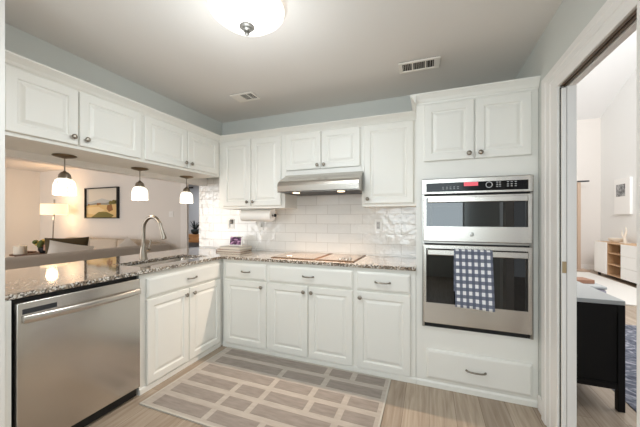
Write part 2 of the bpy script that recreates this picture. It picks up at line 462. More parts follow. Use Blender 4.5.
def carcass_open(parent, x0, x1, d, z1, foot=True):
    bm = BM()
    box(bm, x0, x1, 0, 0.02, 0.0, z1); box(bm, x0, x0 + 0.018, 0.02, d, 0, z1); box(bm, x1 - 0.018, x1, 0.02, d, 0, z1)
    box(bm, x0 + 0.018, x1 - 0.018, 0.02, d, 0.09, 0.108); box(bm, x0 + 0.018, x1 - 0.018, d - 0.012, d, 0.108, z1)
    obj('body', bm, cab, parent)
    bm = BM()
    prism(bm, [(0, 0.0), (-0.008, 0.0), (-0.008, 0.034), (-0.004, 0.042), (0, 0.046)], lambda p, a: (a, p[0] - 0.0005, p[1]), x0, x1)
    obj('toe_board', bm, cab, parent)
ZC = 0.8835
G_BASE, G_UP = 'white base cabinets', 'white wall cabinets'
# back run, front plane Y=0
t = thing('base_cabinet', 'white base cabinet in the inner corner, one drawer over one raised-panel door', 'cabinet', (-1.68, 0, 0), 0, G_BASE)
carcass_open(t, -0.278, 0.248, 0.585, ZC)
drawer(t, -0.245, 0.235, 0.700, 0.853, 0.012, 0.095); door(t, -0.245, 0.235, 0.052, 0.685, 0.190, 0.640)
t = thing('base_cabinet', 'wide white base cabinet under the cooktop, one long drawer over two doors', 'cabinet', (-1.01, 0, 0), 0, G_BASE)
carcass_open(t, -0.4215, 0.4225, 0.585, ZC)
drawer(t, -0.403, 0.408, 0.700, 0.853, 0.003, 0.105); door(t, -0.403, -0.004, 0.052, 0.685, -0.040, 0.637); door(t, 0.004, 0.408, 0.052, 0.685, 0.036, 0.637)
t = thing('base_cabinet', 'white base cabinet beside the tall oven cabinet, one drawer over one door', 'cabinet', (-0.352, 0, 0), 0, G_BASE)
carcass_open(t, -0.2345, 0.2545, 0.585, ZC)
drawer(t, -0.214, 0.215, 0.700, 0.853, 0.0, 0.12); door(t, -0.214, 0.215, 0.052, 0.685, -0.184, 0.640)
# sink base, front plane X=-1.98 facing +X
FXL = -1.98
t = thing('sink_cabinet', 'white sink base cabinet beside the dishwasher, false drawer front over two doors', 'cabinet', (FXL, -0.44, 0), R(90), G_BASE)
carcass_open(t, -0.445, 0.4185, 0.60, ZC)
drawer(t, -0.395, 0.405, 0.700, 0.845, 0.03, 0.10); door(t, -0.395, 0.0, 0.052, 0.685, -0.038, 0.636); door(t, 0.008, 0.405, 0.052, 0.685, 0.048, 0.636)
# filler that joins both runs in the corner
bm = BM(); box(bm, FXL - 0.58, FXL, -0.020, 0.585, 0, ZC); tag(obj('corner_filler', bm, cab), 'plain white filler cabinet in the corner where both runs meet', 'cabinet')
# end panel left of the dishwasher
bm = BM(); box(bm, FXL - 0.60, FXL + 0.028, -1.602, -1.577, 0, ZC, 0.002); tag(obj('end_panel', bm, cab), 'narrow cream end panel left of the dishwasher', 'panel')
# back of the peninsula towards the living room
bm = BM(); box(bm, -2.66, -2.60, -1.60, 0.585, 0, ZC); tag(obj('peninsula_back_panel', bm, cab), 'white panel closing the living room side of the peninsula', 'panel')

def upper(name, label, loc, rotz, x0, x1, z0, z1, d, doors, group=G_UP):
    t = thing(name, label, 'cabinet', (loc[0], loc[1], z0), rotz, group)
    bm = BM(); box(bm, x0, x1, 0, d, 0, z1 - z0, 0.0015, 1); obj('body', bm, cab, t)
    for (a, c, e, f, kx, kz) in doors: door(t, a, c, e - z0, f - z0, kx, kz - z0)
    return t
ZT = 2.168
YU = 0.30
# left uppers (front plane X=-2.265)
XU = -2.265
upper('wall_cabinet', 'white two-door wall cabinet over the pass-through, next to the left wall end', (XU, -1.1, 0), R(90), -0.502, 0.451, 1.772, ZT + 0.03, 0.437,
      [(-0.388, -0.024, 1.795, ZT, -0.058, 1.845), (-0.016, 0.432, 1.795, ZT, 0.022, 1.845)])
upper('wall_cabinet', 'white two-door wall cabinet over the pass-through, nearest the inner corner', (XU, -0.17, 0), R(90), -0.478, 0.4685, 1.772, ZT + 0.03, 0.437,
      [(-0.462, -0.012, 1.795, ZT, -0.040, 1.845), (-0.004, 0.430, 1.795, ZT, 0.032, 1.845)])
# back uppers
upper('wall_cabinet', 'tall white two-door wall cabinet left of the range hood', (-1.82, YU, 0), 0, -0.444, 0.410, 1.405, ZT + 0.03, 0.286,
      [(-0.378, -0.006, 1.432, ZT - 0.008, -0.042, 1.476), (0.004, 0.370, 1.432, ZT - 0.008, 0.034, 1.476)])
upper('wall_cabinet', 'short white two-door wall cabinet directly above the range hood', (-1.0, YU, 0), 0, -0.4085, 0.4055, 1.742, ZT + 0.03, 0.286,
      [(-0.390, -0.004, 1.790, ZT - 0.008, -0.036, 1.826), (0.004, 0.392, 1.790, ZT - 0.008, 0.034, 1.826)])
upper('wall_cabinet', 'tall white single-door wall cabinet right of the range hood', (-0.345, YU, 0), 0, -0.2485, 0.2465, 1.405, ZT + 0.03, 0.286,
      [(-0.222, 0.215, 1.432, ZT - 0.008, -0.188, 1.476)])
# tall oven cabinet
t = thing('oven_cabinet', 'tall white cabinet housing the double oven, two doors above and a drawer below', 'cabinet', (0.3, 0, 0))
bm = BM()
x0, x1 = -0.395, 0.398
box(bm, x0, -0.350, 0, 0.585, 0, 2.245); box(bm, 0.362, x1, 0, 0.585, 0, 2.245)
box(bm, -0.350, 0.362, 0, 0.585, 1.5975, 2.245); box(bm, -0.350, 0.362, 0, 0.585, 0, 0.4635); box(bm, -0.350, 0.362, 0.565, 0.585, 0.4635, 1.5975)
obj('body', bm, cab, t)
bm = BM(); prism(bm, [(0, 0.0), (-0.008, 0.0), (-0.008, 0.034), (-0.004, 0.042), (0, 0.046)], lambda p, a: (a, p[0] - 0.0005, p[1]), x0, x1 - 0.005)
obj('toe_board', bm, cab, t)
door(t, -0.337, 0.006, 1.732, 2.165, -0.028, 1.770); door(t, 0.014, 0.356, 1.732, 2.165, 0.046, 1.770)
drawer(t, -0.318, 0.362, 0.072, 0.293, 0.016, 0.125)

# crown mouldings
CR = [(0, 0), (-0.008, 0), (-0.012, 0.010), (-0.020, 0.014), (-0.030, 0.028), (-0.050, 0.042), (-0.060, 0.048), (-0.068, 0.052), (-0.068, 0.060), (0, 0.060)]
def crown(name, fn, a0, a1, z, sc=1.0, hz=1.0):
    bm = BM(); prism(bm, CR, lambda p, a: fn(p[0] * sc, a, z + p[1] * hz), a0, a1); return struct(name, bm, cab, None, False)
crown('trim_6', lambda d, a, z: (XU - d * 1.2, a, z), -1.60, 0.2985, 2.167)
crown('trim_7', lambda d, a, z: (a, YU + d, z), XU + 0.002, -0.098, 2.167)
bm = BM()
prism(bm, CR, lambda p, a: (a, -0.001 + p[0] * 0.72, 2.178 + p[1] * 1.2), -0.096 - 0.0, 0.6975)
struct('trim_8', bm, cab)
bm = BM()
prism(bm, CR, lambda p, a: (-0.096 + p[0] * 0.60, a, 2.178 + p[1] * 1.2), -0.050, 0.585)
struct('trim_9', bm, cab)

# ------------------------------------------------------------------ worktop, sink, faucet
SX0, SX1, SY0, SY1 = -2.44, -2.10, -0.77, -0.06
XB = -2.92
bm = BM()
slab_grid(bm, [XB, SX0, SX1, -1.955, -0.097], [-1.602, SY0, SY1, -0.027, 0.587],
          lambda x, y: (x < -1.955 or y > -0.027) and not (SX0 < x < SX1 and SY0 < y < SY1), 0.884, 0.914)
bmesh.ops.remove_doubles(bm, verts=bm.verts[:], dist=1e-5)
bm.normal_update()
es = [e for e in bm.edges if len(e.link_faces) == 2 and e.calc_face_angle(0) > 1 and abs((e.verts[0].co - e.verts[1].co).z) < 1e-6]
bmesh.ops.bevel(bm, geom=es, offset=0.006, segments=2, profile=0.5, affect='EDGES')
tag(obj('countertop', bm, gran), 'L-shaped speckled brown granite countertop on the white base cabinets', 'countertop')

def rrect(x0, x1, y0, y1, r_, z, n=5):
    out = []
    for cx_, cy_, a0 in ((x1 - r_, y1 - r_, 0), (x0 + r_, y1 - r_, 90), (x0 + r_, y0 + r_, 180), (x1 - r_, y0 + r_, 270)):
        for i in range(n + 1):
            a = R(a0 + 90 * i / n); out.append((cx_ + r_ * cos(a), cy_ + r_ * sin(a), z))
    return out
t = thing('sink', 'stainless undermount sink set in the granite under the faucet', 'sink', ((SX0 + SX1) / 2, (SY0 + SY1) / 2, 0.69))
hx, hy = (SX1 - SX0) / 2, (SY1 - SY0) / 2
bm = BM()
rings = [rrect(-hx - 0.012, hx + 0.012, -hy - 0.012, hy + 0.012, 0.03, 0.1925), rrect(-hx + 0.002, hx - 0.002, -hy + 0.002, hy - 0.002, 0.03, 0.1925),
         rrect(-hx + 0.004, hx - 0.004, -hy + 0.004, hy - 0.004, 0.035, 0.185), rrect(-hx + 0.012, hx - 0.012, -hy + 0.012, hy - 0.012, 0.045, 0.03),
         rrect(-hx + 0.03, hx - 0.03, -hy + 0.03, hy - 0.03, 0.05, 0.006), rrect(-0.05, 0.05, -0.05, 0.05, 0.049, 0.0)]
loft(bm, rings, True, False, True)
obj('basin', bm, steel, t, True)
bm = BM(); lathe(bm, [(0.0, 0.002), (0.042, 0.002), (0.046, 0.005), (0.040, 0.004)], seg=20, cap0=True); obj('drain', bm, steel_d, t, True)

t = thing('faucet', 'brushed nickel gooseneck faucet with pull-down spray head behind the sink', 'faucet', (-2.525, -0.435, 0.914))
bm = BM(); lathe(bm, [(0.0, 0), (0.036, 0), (0.036, 0.006), (0.031, 0.014), (0.030, 0.075), (0.027, 0.100), (0.019, 0.135), (0.0145, 0.150)], seg=24)
obj('base', bm, nickel, t, True)
bm = BM()
pts = [(0, 0, 0.14), (0, 0, 0.21), (0, 0, 0.277)]
for i in range(1, 15):
    a = pi - (pi - 0.22) * i / 14
    pts.append((0.105 + 0.105 * cos(a), 0.012 * i / 14, 0.277 + 0.118 * sin(a)))
tube(bm, pts, 0.0155, 14); obj('spout', bm, nickel, t, True)
e = Vector(pts[-1]); dr_ = Vector((0.33, 0.03, -1)).normalized()
bm = BM(); tube(bm, [e, e + dr_ * 0.02, e + dr_ * 0.05, e + dr_ * 0.10, e + dr_ * 0.118], [0.0145, 0.0165, 0.018, 0.0235, 0.022], 16); obj('spray_head', bm, nickel, t, True)
bm = BM(); tube(bm, [(0, 0.022, 0.085), (0, 0.062, 0.085)], 0.016, 14); tube(bm, [(0, 0.052, 0.085), (0.004, 0.060, 0.12), (0.010, 0.070, 0.175)], [0.009, 0.008, 0.0065], 10); obj('lever', bm, nickel, t, True)

# ------------------------------------------------------------------ dishwasher
t = thing('dishwasher', 'stainless steel dishwasher with bowed bar handle in the peninsula', 'dishwasher', (FXL, -1.231, 0), R(90))
w = 0.3315
bm = BM(); box(bm, -w - 0.008, w - 0.004, 0.0, 0.57, 0.09, 0.876); box(bm, -w - 0.008, w - 0.004, 0.03, 0.5, 0, 0.09); obj('tub', bm, black, t)
bm = BM()
box(bm, -w, w - 0.006, -0.042, -0.002, 0.085, 0.862, 0.006, 3)
dw = obj('door', bm, steel, t, True)
bm = BM(); box(bm, -w + 0.02, -w + 0.165, -0.0435, -0.0425, 0.802, 0.828); obj('vent_slot', bm, dark, dw)
bm = BM()
pts = []
for i in range(17):
    q = -1 + 2 * i / 16
    pts.append((q * (w - 0.018), -0.058 - 0.032 * (1 - q * q), 0.777))
ring = []
for p in pts:
    ring.append([(p[0], p[1] + 0.007 * cos(2 * pi * k / 12), p[2] + 0.020 * sin(2 * pi * k / 12)) for k in range(12)])
loft(bm, ring)
for s in (-1, 1): box(bm, s * (w - 0.03) - 0.010, s * (w - 0.03) + 0.010, -0.062, -0.0425, 0.762, 0.792, 0.002)
obj('handle', bm, steel, dw, True)
bm = BM(); box(bm, -w, w - 0.006, 0.002, 0.029, 0.012, 0.082); obj('kick_plate', bm, black, t)

# ------------------------------------------------------------------ combined oven
t = thing('double_oven', 'stainless steel microwave and wall oven combination in the tall white cabinet', 'oven', (0.307, 0, 0.4665))
Z = 0.4665
w = 0.358
bm = BM()
box(bm, -0.350, 0.348, 0.0, 0.50, 0.002, 1.128)
obj('cavity', bm, black, t)
bm = BM()
box(bm, -w, -w + 0.018, -0.022, -0.001, 0.0, 1.125, 0.002); box(bm, w - 0.018, w, -0.022, -0.001, 0.0, 1.125, 0.002)
box(bm, -w + 0.018, w - 0.018, -0.014, -0.001, 0.640, 0.652)
obj('trim', bm, steel_d, t)
bm = BM(); box(bm, -w + 0.006, w - 0.006, -0.010, -0.001, 0.0, 0.033, mi=0)
for k in range(3): box(bm, -w + 0.02, w - 0.02, -0.013, -0.010, 0.004 + k * 0.010, 0.007 + k * 0.010)
obj('bottom_vent', bm, black, t)
# control panel
bm = BM(); box(bm, -w, w, -0.030, -0.001, 1.012, 1.125, 0.003); cp = obj('control_panel', bm, steel, t)
bm = BM(); box(bm, -0.328, 0.326, -0.0325, -0.0302, 1.028, 1.094, 0.001, 1); obj('control_glass', bm, panelgl, cp)
bm = BM(); box(bm, -0.070, 0.022, -0.0332, -0.0326, 1.064, 1.092)
obj('display', bm, redlcd, cp)
bm = BM()
for s, zz in ((0, 1.068),):
    for k in range(28):
        a0, a1 = 2 * pi * k / 28, 2 * pi * (k + 1) / 28
        bm.faces.new([bm.verts.new((0.091 + r_ * cos(a), -0.0334, zz + r_ * sin(a))) for r_, a in ((0.017, a0), (0.022, a0), (0.022, a1), (0.017, a1))])
obj('dial_ring', bm, greyprint, cp)
for x in (-0.215, -0.19, -0.165, -0.14, -0.115, 0.135, 0.152, 0.20, 0.222, 0.246):
    for zz in ((1.047, 1.060) if x < 0 else (1.052, 1.066, 1.082)):
        bm = BM(); box(bm, x, x + 0.012, -0.0332, -0.0326, zz, zz + (0.003 if x < 0 else 0.005)); obj('button', bm, greyprint, cp)

def oven_door(z0, z1, wz0, wz1, hz0, hz1):
    bm = BM(); box(bm, -w + 0.010, w - 0.010, -0.040, -0.016, z0, z1, 0.004, 2); d = obj('door', bm, steel, t)
    bm = BM(); box(bm, -0.328, 0.322, -0.0415, -0.0402, wz0, wz1, 0.0008, 1); obj('window', bm, blackgl, d)
    bm = BM()
    box(bm, -0.318, 0.316, -0.074, -0.062, hz0, hz1, 0.004, 2)
    for s in (-0.300, 0.298): box(bm, s - 0.012, s + 0.012, -0.062, -0.0416, hz0 + 0.006, hz1 - 0.006, 0.001, 1)
    obj('handle', bm, steel, d)
    return d
d1 = oven_door(0.656, 0.998, 0.768, 0.984, 0.946, 0.984)
d2 = oven_door(0.036, 0.630, 0.192, 0.602, 0.556, 0.596)
bm = BM()
lathe(bm, [(0.016, 0), (0.016, 0.0012), (0.012, 0.0018), (0.0, 0.0018)], axis='y', seg=24)
for v in bm.verts: v.co = Vector((v.co.x - 0.02, -0.0402 - v.co.y, v.co.z + 0.712))
obj('emblem', bm, steel_d, d1, True)
for a, c in ((-0.355, -0.335), (0.335, 0.355), (-0.2, -0.12), (-0.05, 0.03), (0.12, 0.20)):
    bm = BM(); box(bm, a, c, -0.020, -0.012, 0.9995, 1.0105); obj('hinge', bm, black, t)

# towel over the lower handle
bm = BM()
uvl = bm.loops.layers.uv.new('UVMap')
tx0, tx1 = 0.168, 0.412
nx, path = 26, []
HY, HZ0, HZ1 = -0.068, Z + 0.556, Z + 0.596
prof = [(-0.0785, 0.652 + (HZ1 - 0.652) * i / 22) for i in range(23)]
prof += [(-0.078, HZ1 + 0.004), (-0.073, HZ1 + 0.006), (-0.064, HZ1 + 0.006), (-0.0585, HZ1 + 0.003)]
prof += [(-0.0565, HZ1 - 0.30 * i / 10) for i in range(11)]
L = 0; dist = [0]
for a, c in zip(prof, prof[1:]): dist.append(dist[-1] + math.hypot(c[0] - a[0], c[1] - a[1]))
grid = []
for j, (yy, zz) in enumerate(prof):
    row = []
    for i in range(nx + 1):
        u = i / nx
        hang = max(0, (HZ1 - zz) / 0.4) if j < 23 else 0
        y = yy - (0.006 * (0.5 + 0.5 * sin(u * 9 + 0.6)) * hang + 0.003 * hang if j < 23 else 0)
        x = tx0 + (tx1 - tx0) * u + 0.012 * hang * (u - 0.3) * 0.4 + 0.010 * hang
        z = zz + (0.010 * (u - 0.5) * -1 * (1 if j < 4 else 0) if j < 23 else 0)
        row.append(bm.verts.new((x, y, z)))
    grid.append(row)
for j in range(len(prof) - 1):
    for i in range(nx):
        f = bm.faces.new((grid[j][i], grid[j][i + 1], grid[j + 1][i + 1], grid[j + 1][i]))
        for lp, (ii, jj) in zip(f.loops, ((i, j), (i + 1, j), (i + 1, j + 1), (i, j + 1))):
            lp[uvl].uv = (ii / nx * 6.2 + 0.72, (dist[22] - dist[jj]) / 0.052 + 0.45)
tw = obj('dish_towel', bm, [ging, whitecloth], None, True)
sol = tw.modifiers.new('thickness', 'SOLIDIFY'); sol.thickness = 0.003; sol.offset = 0
tag(tw, 'blue and white gingham dish towel hanging over the lower oven handle', 'towel')
bm = BM()
rows = []
for zz in (0.640, 0.67, 0.70):
    rows.append([bm.verts.new((0.182 + 0.230 * i / 12, -0.0755 - 0.0025 * sin(i * 0.8), zz + 0.012 * (1 - i / 12))) for i in range(13)])
for a, c in zip(rows, rows[1:]):
    for i in range(12): bm.faces.new((a[i], a[i + 1], c[i + 1], c[i]))
o = obj('inner_fold', bm, whitecloth, tw, True); o.modifiers.new('thickness', 'SOLIDIFY').thickness = 0.002
o['label'] = 'plain white inner fold'

# ------------------------------------------------------------------ hood, cooktop
t = thing('range_hood', 'slim stainless under-cabinet range hood above the cooktop', 'hood', (-0.985, 0.587, 1.552))
bm = BM()
pr = [(0.0, 0.0), (-0.470, 0.0), (-0.482, 0.006), (-0.484, 0.060), (-0.476, 0.085), (-0.455, 0.106), (-0.420, 0.126), (-0.294, 0.188), (0.0, 0.188)]
hw = 0.4065
prism(bm, [p for p in pr], lambda p, a: (a, p[0], p[1]), -hw, hw)
# hollow the underside a little
obj('canopy', bm, steel, t)
bm = BM(); box(bm, -hw + 0.02, hw - 0.02, -0.455, -0.03, -0.003, -0.0005); obj('filter_panel', bm, dark, t)
bm = BM(); box(bm, -hw - 0.0, hw + 0.0, -0.4855, -0.470, -0.004, -0.0005); obj('lower_lip', bm, steel_d, t)
lampm = mat('hood_lamp_glass', (255, 240, 215), 0.4, emit=(255, 222, 176), estr=5)
for x in (-0.24, 0.22):
    bm = BM(); lathe(bm, [(0.0, 0), (0.034, 0), (0.034, 0.005), (0.028, 0.006), (0, 0.006)], seg=20)
    for v in bm.verts: v.co = Vector((v.co.x + x, v.co.y - 0.400, -0.0035 - v.co.z))
    obj('hood_lamp', bm, lampm, t, True)
    d = bpy.data.lights.new('hood_lamp_light', 'SPOT'); d.spot_size = R(118); d.spot_blend = 0.7; d.shadow_soft_size = 0.012; d.energy = 62; d.color = (1.0, 0.79, 0.62)
    o = bpy.data.objects.new('hood_lamp_light', d); COL.objects.link(o); o.location = (-0.985 + x, 0.187, 1.5405); o.rotation_euler = (R(-14), 0, 0)

t = thing('cooktop', 'flush two-panel glass cooktop with small round knobs in the granite', 'cooktop', (-1.02, 0.31, 0.9145))
bm = BM(); box(bm, -0.415, 0.415, -0.255, 0.225, 0, 0.006, 0.002, 1); obj('frame', bm, cookrim, t)
bm = BM(); box(bm, -0.405, 0.030, -0.247, 0.217, 0.006, 0.009); obj('glass_panel', bm, cookgl, t)
bm = BM(); box(bm, 0.078, 0.405, -0.247, 0.217, 0.006, 0.009); obj('glass_panel', bm, cookgl, t)
bm = BM(); box(bm, 0.034, 0.074, -0.247, 0.217, 0.006, 0.0075); obj('downdraft_grille', bm, brownwood, t)
for x, y in ((0.27, -0.20), (0.33, -0.20), (0.28, -0.14), (0.345, -0.14)):
    bm = BM(); lathe(bm, [(0.0, 0), (0.015, 0), (0.014, 0.012), (0.011, 0.014), (0.0, 0.014)], seg=16)
    for v in bm.verts: v.co += Vector((x, y, 0.0092))
    obj('knob', bm, steel, t, True)
# spoon rest / small white piece at the left back of the cooktop
bm = BM(); lathe(bm, [(0.0, 0.002), (0.018, 0.0), (0.026, 0.005), (0.027, 0.009), (0.023, 0.007), (0.0, 0.006)], seg=20)
o = obj('trinket_dish', bm, white, None, True, loc=(-1.27, 0.13, 0.9237)); tag(o, 'tiny white dish on the left glass panel of the cooktop', 'dish')

# ------------------------------------------------------------------ things on the worktop and backsplash
def outlet(label, x, z, extra=None, w=0.036, h=0.058):
    t = thing('wall_outlet', label, 'outlet', (x, 0.588, z), 0, 'outlets on the backsplash')
    bm = BM(); box(bm, -w, w, -0.0065, -0.0005, -h, h, 0.002); obj('cover_plate', bm, white, t)
    return t
t = outlet('white outlet plate on the tiles above the books, dark night light plugged in', -2.325, 1.228, w=0.05, h=0.062)
bm = BM(); box(bm, -0.030, -0.006, -0.009, -0.007, -0.045, 0.045, 0.001, 1); obj('rocker_switch', bm, greyprint, t)
bm = BM(); box(bm, 0.006, 0.034, -0.030, -0.007, 0.0, 0.056, 0.004); obj('night_light', bm, plug, t)
t = outlet('white wall outlet below the paper towel roll with a charger plugged in', -1.885, 1.215)
bm = BM(); box(bm, -0.022, 0.022, -0.045, -0.007, -0.022, 0.022, 0.004); ch = obj('charger', bm, white, t)
bm = BM(); tube(bm, [(0, -0.030, -0.022), (0.004, -0.028, -0.10), (-0.02, -0.022, -0.20), (-0.075, -0.012, -0.292), (-0.11, -0.03, -0.2965)], 0.0022, 8); obj('cord', bm, white, ch, True)
t = outlet('white double outlet on the tiles right of the cooktop', -0.486, 1.224)
bm = BM(); box(bm, -0.018, 0.018, -0.009, -0.007, -0.038, 0.038, 0.001, 1); sc_ = obj('socket_insert', bm, greyprint, t)
for z in (0.02, -0.02):
    for x in (-0.006, 0.006):
        bm = BM(); box(bm, x - 0.0012, x + 0.0012, -0.0098, -0.0092, z - 0.006, z + 0.006); obj('slot', bm, dark, sc_)

t = thing('towel_holder', 'dark-ended paper towel holder screwed under the wall cabinet', 'holder', (-1.84, 0.44, 1.405))
bm = BM()
for s in (-0.222, 0.222):
    box(bm, s - 0.004, s + 0.004, -0.014, 0.014, -0.085, -0.0007, 0.002, 1)
box(bm, -0.222, 0.222, -0.014, 0.014, -0.0045, -0.0007)
obj('bracket', bm, white, t)
bm = BM(); tube(bm, [(-0.219, 0, -0.076), (0.219, 0, -0.076)], 0.008, 10); obj('rod', bm, nickel, t, True)
bm = BM(); lathe(bm, [(0.0, 0.226), (0.018, 0.226), (0.018, 0.238), (0.012, 0.242), (0.0, 0.242)], c=(0, 0, -0.076), axis='x', seg=18); obj('end_knob', bm, black, t, True)
bm = BM()
lathe(bm, [(0.020, -0.200), (0.064, -0.200), (0.067, -0.197), (0.067, 0.197), (0.064, 0.200), (0.020, 0.200), (0.020, -0.200)], axis='x', seg=32)
tag(obj('paper_towel_roll', bm, paper, None, True, loc=(-1.84, 0.44, 1.329)), 'white paper towel roll hanging under the cabinet left of the hood', 'paper towels')

def book(name, label, cx_, cy_, z, w, d, h, rot, cover, group=None):
    t = thing(name, label, 'book', (cx_, cy_, z), rot, group)
    bm = BM(); box(bm, -w, w, -d, d, 0, 0.003); box(bm, -w, w, -d, d, h - 0.003, h); box(bm, -w, -w + 0.004, -d, d, 0.003, h - 0.003); obj('cover', bm, cover, t)
    bm = BM(); box(bm, -w + 0.005, w - 0.005, -d + 0.004, d - 0.004, 0.0032, h - 0.0032); obj('pages', bm, pages, t)
    return t
book('cookbook', 'cookbook with brown cover at the bottom of the counter stack', -2.145, 0.415, 0.9143, 0.160, 0.120, 0.026, R(4), bookr, 'books under the smart display')
book('cookbook', 'pale grey cookbook lying on the brown one under the smart display', -2.12, 0.42, 0.9408, 0.150, 0.110, 0.030, R(-5), bookg, 'books under the smart display')
t = thing('smart_display', 'small white smart display with a purple picture on the book stack', 'display', (-2.14, 0.43, 0.9713), R(4))
def tilt(bm, a, dz=0.0):
    M = Matrix.Rotation(a, 3, 'X')
    for v in bm.verts: v.co = M @ v.co + Vector((0, 0, dz))
bm = BM(); box(bm, -0.085, 0.085, -0.006, 0.006, 0, 0.115, 0.004); tilt(bm, R(-12), 0.0015); body = obj('body', bm, white, t)
scrm = mat('display_picture', (60, 45, 70), 0.15, emit=(110, 70, 100), estr=0.3)
nt, b = nodes_of(scrm)
tc = N(nt, 'ShaderNodeTexCoord'); mp = N(nt, 'ShaderNodeMapping'); mp.inputs['Scale'].default_value = (12, 12, 34)
nt.links.new(tc.outputs['Object'], mp.inputs['Vector'])
n = N(nt, 'ShaderNodeTexNoise', Scale=1.4, Detail=3.0); nt.links.new(mp.outputs['Vector'], n.inputs['Vector'])
r = ramp(nt, [(0.35, (30, 20, 34)), (0.5, (84, 50, 84)), (0.6, (180, 140, 176)), (0.7, (110, 60, 80))]); nt.links.new(n.outputs['Fac'], r.inputs['Fac'])
nt.links.new(r.outputs['Color'], b.inputs['Base Color']); nt.links.new(r.outputs['Color'], b.inputs['Emission Color'])
bm = BM(); box(bm, -0.074, 0.074, -0.0075, -0.0062, 0.011, 0.105); tilt(bm, R(-12), 0.0015); obj('screen', bm, scrm, body)
bm = BM(); box(bm, -0.055, 0.055, 0.010, 0.060, 0.0005, 0.040, 0.010); obj('speaker_base', bm, bookg, t)

# ------------------------------------------------------------------ ceiling lamp and vents
t = thing('ceiling_lamp', 'white glass dome ceiling lamp with nickel finial', 'ceiling lamp', (-0.972, -0.985, CEIL))
bm = BM(); lathe(bm, [(0.0, -0.0005), (0.16, -0.0005), (0.165, -0.012), (0.15, -0.03), (0.0, -0.032)], seg=40); obj('ceiling_plate', bm, nickel, t, True)
bm = BM()
lathe(bm, [(0.200, -0.026), (0.212, -0.032), (0.210, -0.041), (0.196, -0.053), (0.178, -0.067), (0.158, -0.083), (0.132, -0.100), (0.100, -0.115), (0.062, -0.126), (0.0, -0.130)], seg=48)
obj('glass_bowl', bm, domeg, t, True)
bm = BM(); lathe(bm, [(0.0, -0.124), (0.041, -0.124), (0.043, -0.131), (0.036, -0.137), (0.030, -0.139), (0.026, -0.148), (0.012, -0.154), (0.008, -0.160), (0.014, -0.166), (0.012, -0.174), (0.004, -0.179), (0.0, -0.181)], seg=24)
obj('finial', bm, mat('finial_metal', (128, 124, 118), 0.4, 0.4), t, True)
d = bpy.data.lights.new('ceiling_lamp_light', 'POINT'); d.shadow_soft_size = 0.12; d.energy = 15; d.color = (0.88, 0.96, 1.0)
o = bpy.data.objects.new('ceiling_lamp_light', d); COL.objects.link(o); o.location = (-0.985, -1.015, CEIL - 0.52)

d = bpy.data.lights.new('ceiling_lamp_downlight', 'AREA'); d.shape = 'DISK'; d.size = 0.40; d.energy = 12; d.color = (0.88, 0.96, 1.0)
o = bpy.data.objects.new('ceiling_lamp_downlight', d); COL.objects.link(o); o.location = (-0.985, -1.015, CEIL - 0.205)

def vent(label, x, y, L_, W_, rot, cells, group='ceiling vents'):
    t = thing('ceiling_vent', label, 'vent', (x, y, CEIL), rot, group)
    bm = BM(); box(bm, -L_ / 2 + 0.01, L_ / 2 - 0.01, -W_ / 2 + 0.01, W_ / 2 - 0.01, -0.004, -0.0005); obj('backing', bm, ventdark, t)
    bm = BM()
    for a, c, e, f in ((-L_ / 2, L_ / 2, -W_ / 2, -W_ / 2 + 0.025), (-L_ / 2, L_ / 2, W_ / 2 - 0.025, W_ / 2)): box(bm, a, c, e, f, -0.016, -0.0045, 0.004, 1)
    y0, y1 = -W_ / 2 + 0.025, W_ / 2 - 0.025
    xs = cells
    for a, c in xs: box(bm, a, c, y0 - 0.001, y1 + 0.001, -0.0155, -0.0045, 0.003, 1)
    obj('frame', bm, ventw, t)
    bm = BM()
    gaps = [(xs[i][1], xs[i + 1][0]) for i in range(len(xs) - 1)]
    for a, c in gaps:
        n_ = max(3, int((c - a) / 0.014))
        for k in range(n_):
            xx = a + (k + 0.5) * (c - a) / n_
            box(bm, xx - 0.0013, xx + 0.0013, y0, y1, -0.0075, -0.0042)
    obj('slats', bm, ventw, t)
    return t
vent('white ceiling vent with three slatted openings above the oven cabinet', -0.075, 0.033, 0.31, 0.165, R(1), [(-0.155, -0.125), (-0.055, -0.043), (0.043, 0.055), (0.110, 0.155)])
vent('small white ceiling vent with two openings near the inner corner', -1.715, 0.035, 0.25, 0.175, R(0), [(-0.125, -0.020), (0.042, 0.056), (0.108, 0.125)])

# ------------------------------------------------------------------ pendants
def pendant(label, y, first=None):
    loc = (-2.575, y, 1.7715)
    if first: return dup(first, loc, None, label)
    t = thing('pendant_lamp', label, 'pendant lamp', loc, 0, 'pendant lamps over the peninsula')
    bm = BM(); lathe(bm, [(0.0, -0.0005), (0.070, -0.0005), (0.074, -0.005), (0.066, -0.010), (0.045, -0.016), (0.030, -0.018), (0.012, -0.024), (0.0, -0.024)], seg=32); obj('canopy', bm, bronze, t, True)
    bm = BM(); tube(bm, [(0, 0, -0.024), (0, 0, -0.125)], 0.0042, 8); obj('rod', bm, nickel, t, True)
    bm = BM(); lathe(bm, [(0.006, -0.115), (0.010, -0.122), (0.026, -0.132), (0.036, -0.148), (0.041, -0.176), (0.037, -0.178), (0.0, -0.160)], seg=24); obj('socket_cap', bm, nickel, t, True)
    bm = BM(); lathe(bm, [(0.026, -0.172), (0.042, -0.178), (0.056, -0.192), (0.064, -0.215), (0.068, -0.245), (0.069, -0.300), (0.065, -0.301), (0.063, -0.245), (0.059, -0.216), (0.050, -0.196), (0.034, -0.182)], seg=36)
    obj('glass_shade', bm, pendg, t, True)
    bm = BM(); lathe(bm, [(0.0, -0.185), (0.014, -0.190), (0.024, -0.215), (0.026, -0.235), (0.018, -0.255), (0.0, -0.262)], seg=16)
    obj('bulb', bm, mat('pendant_bulb', (255, 240, 215), 0.5, emit=(255, 226, 180), estr=14), t, True)
    return t
p0 = pendant('glowing marbled glass pendant lamp beside the left wall end', -1.035)
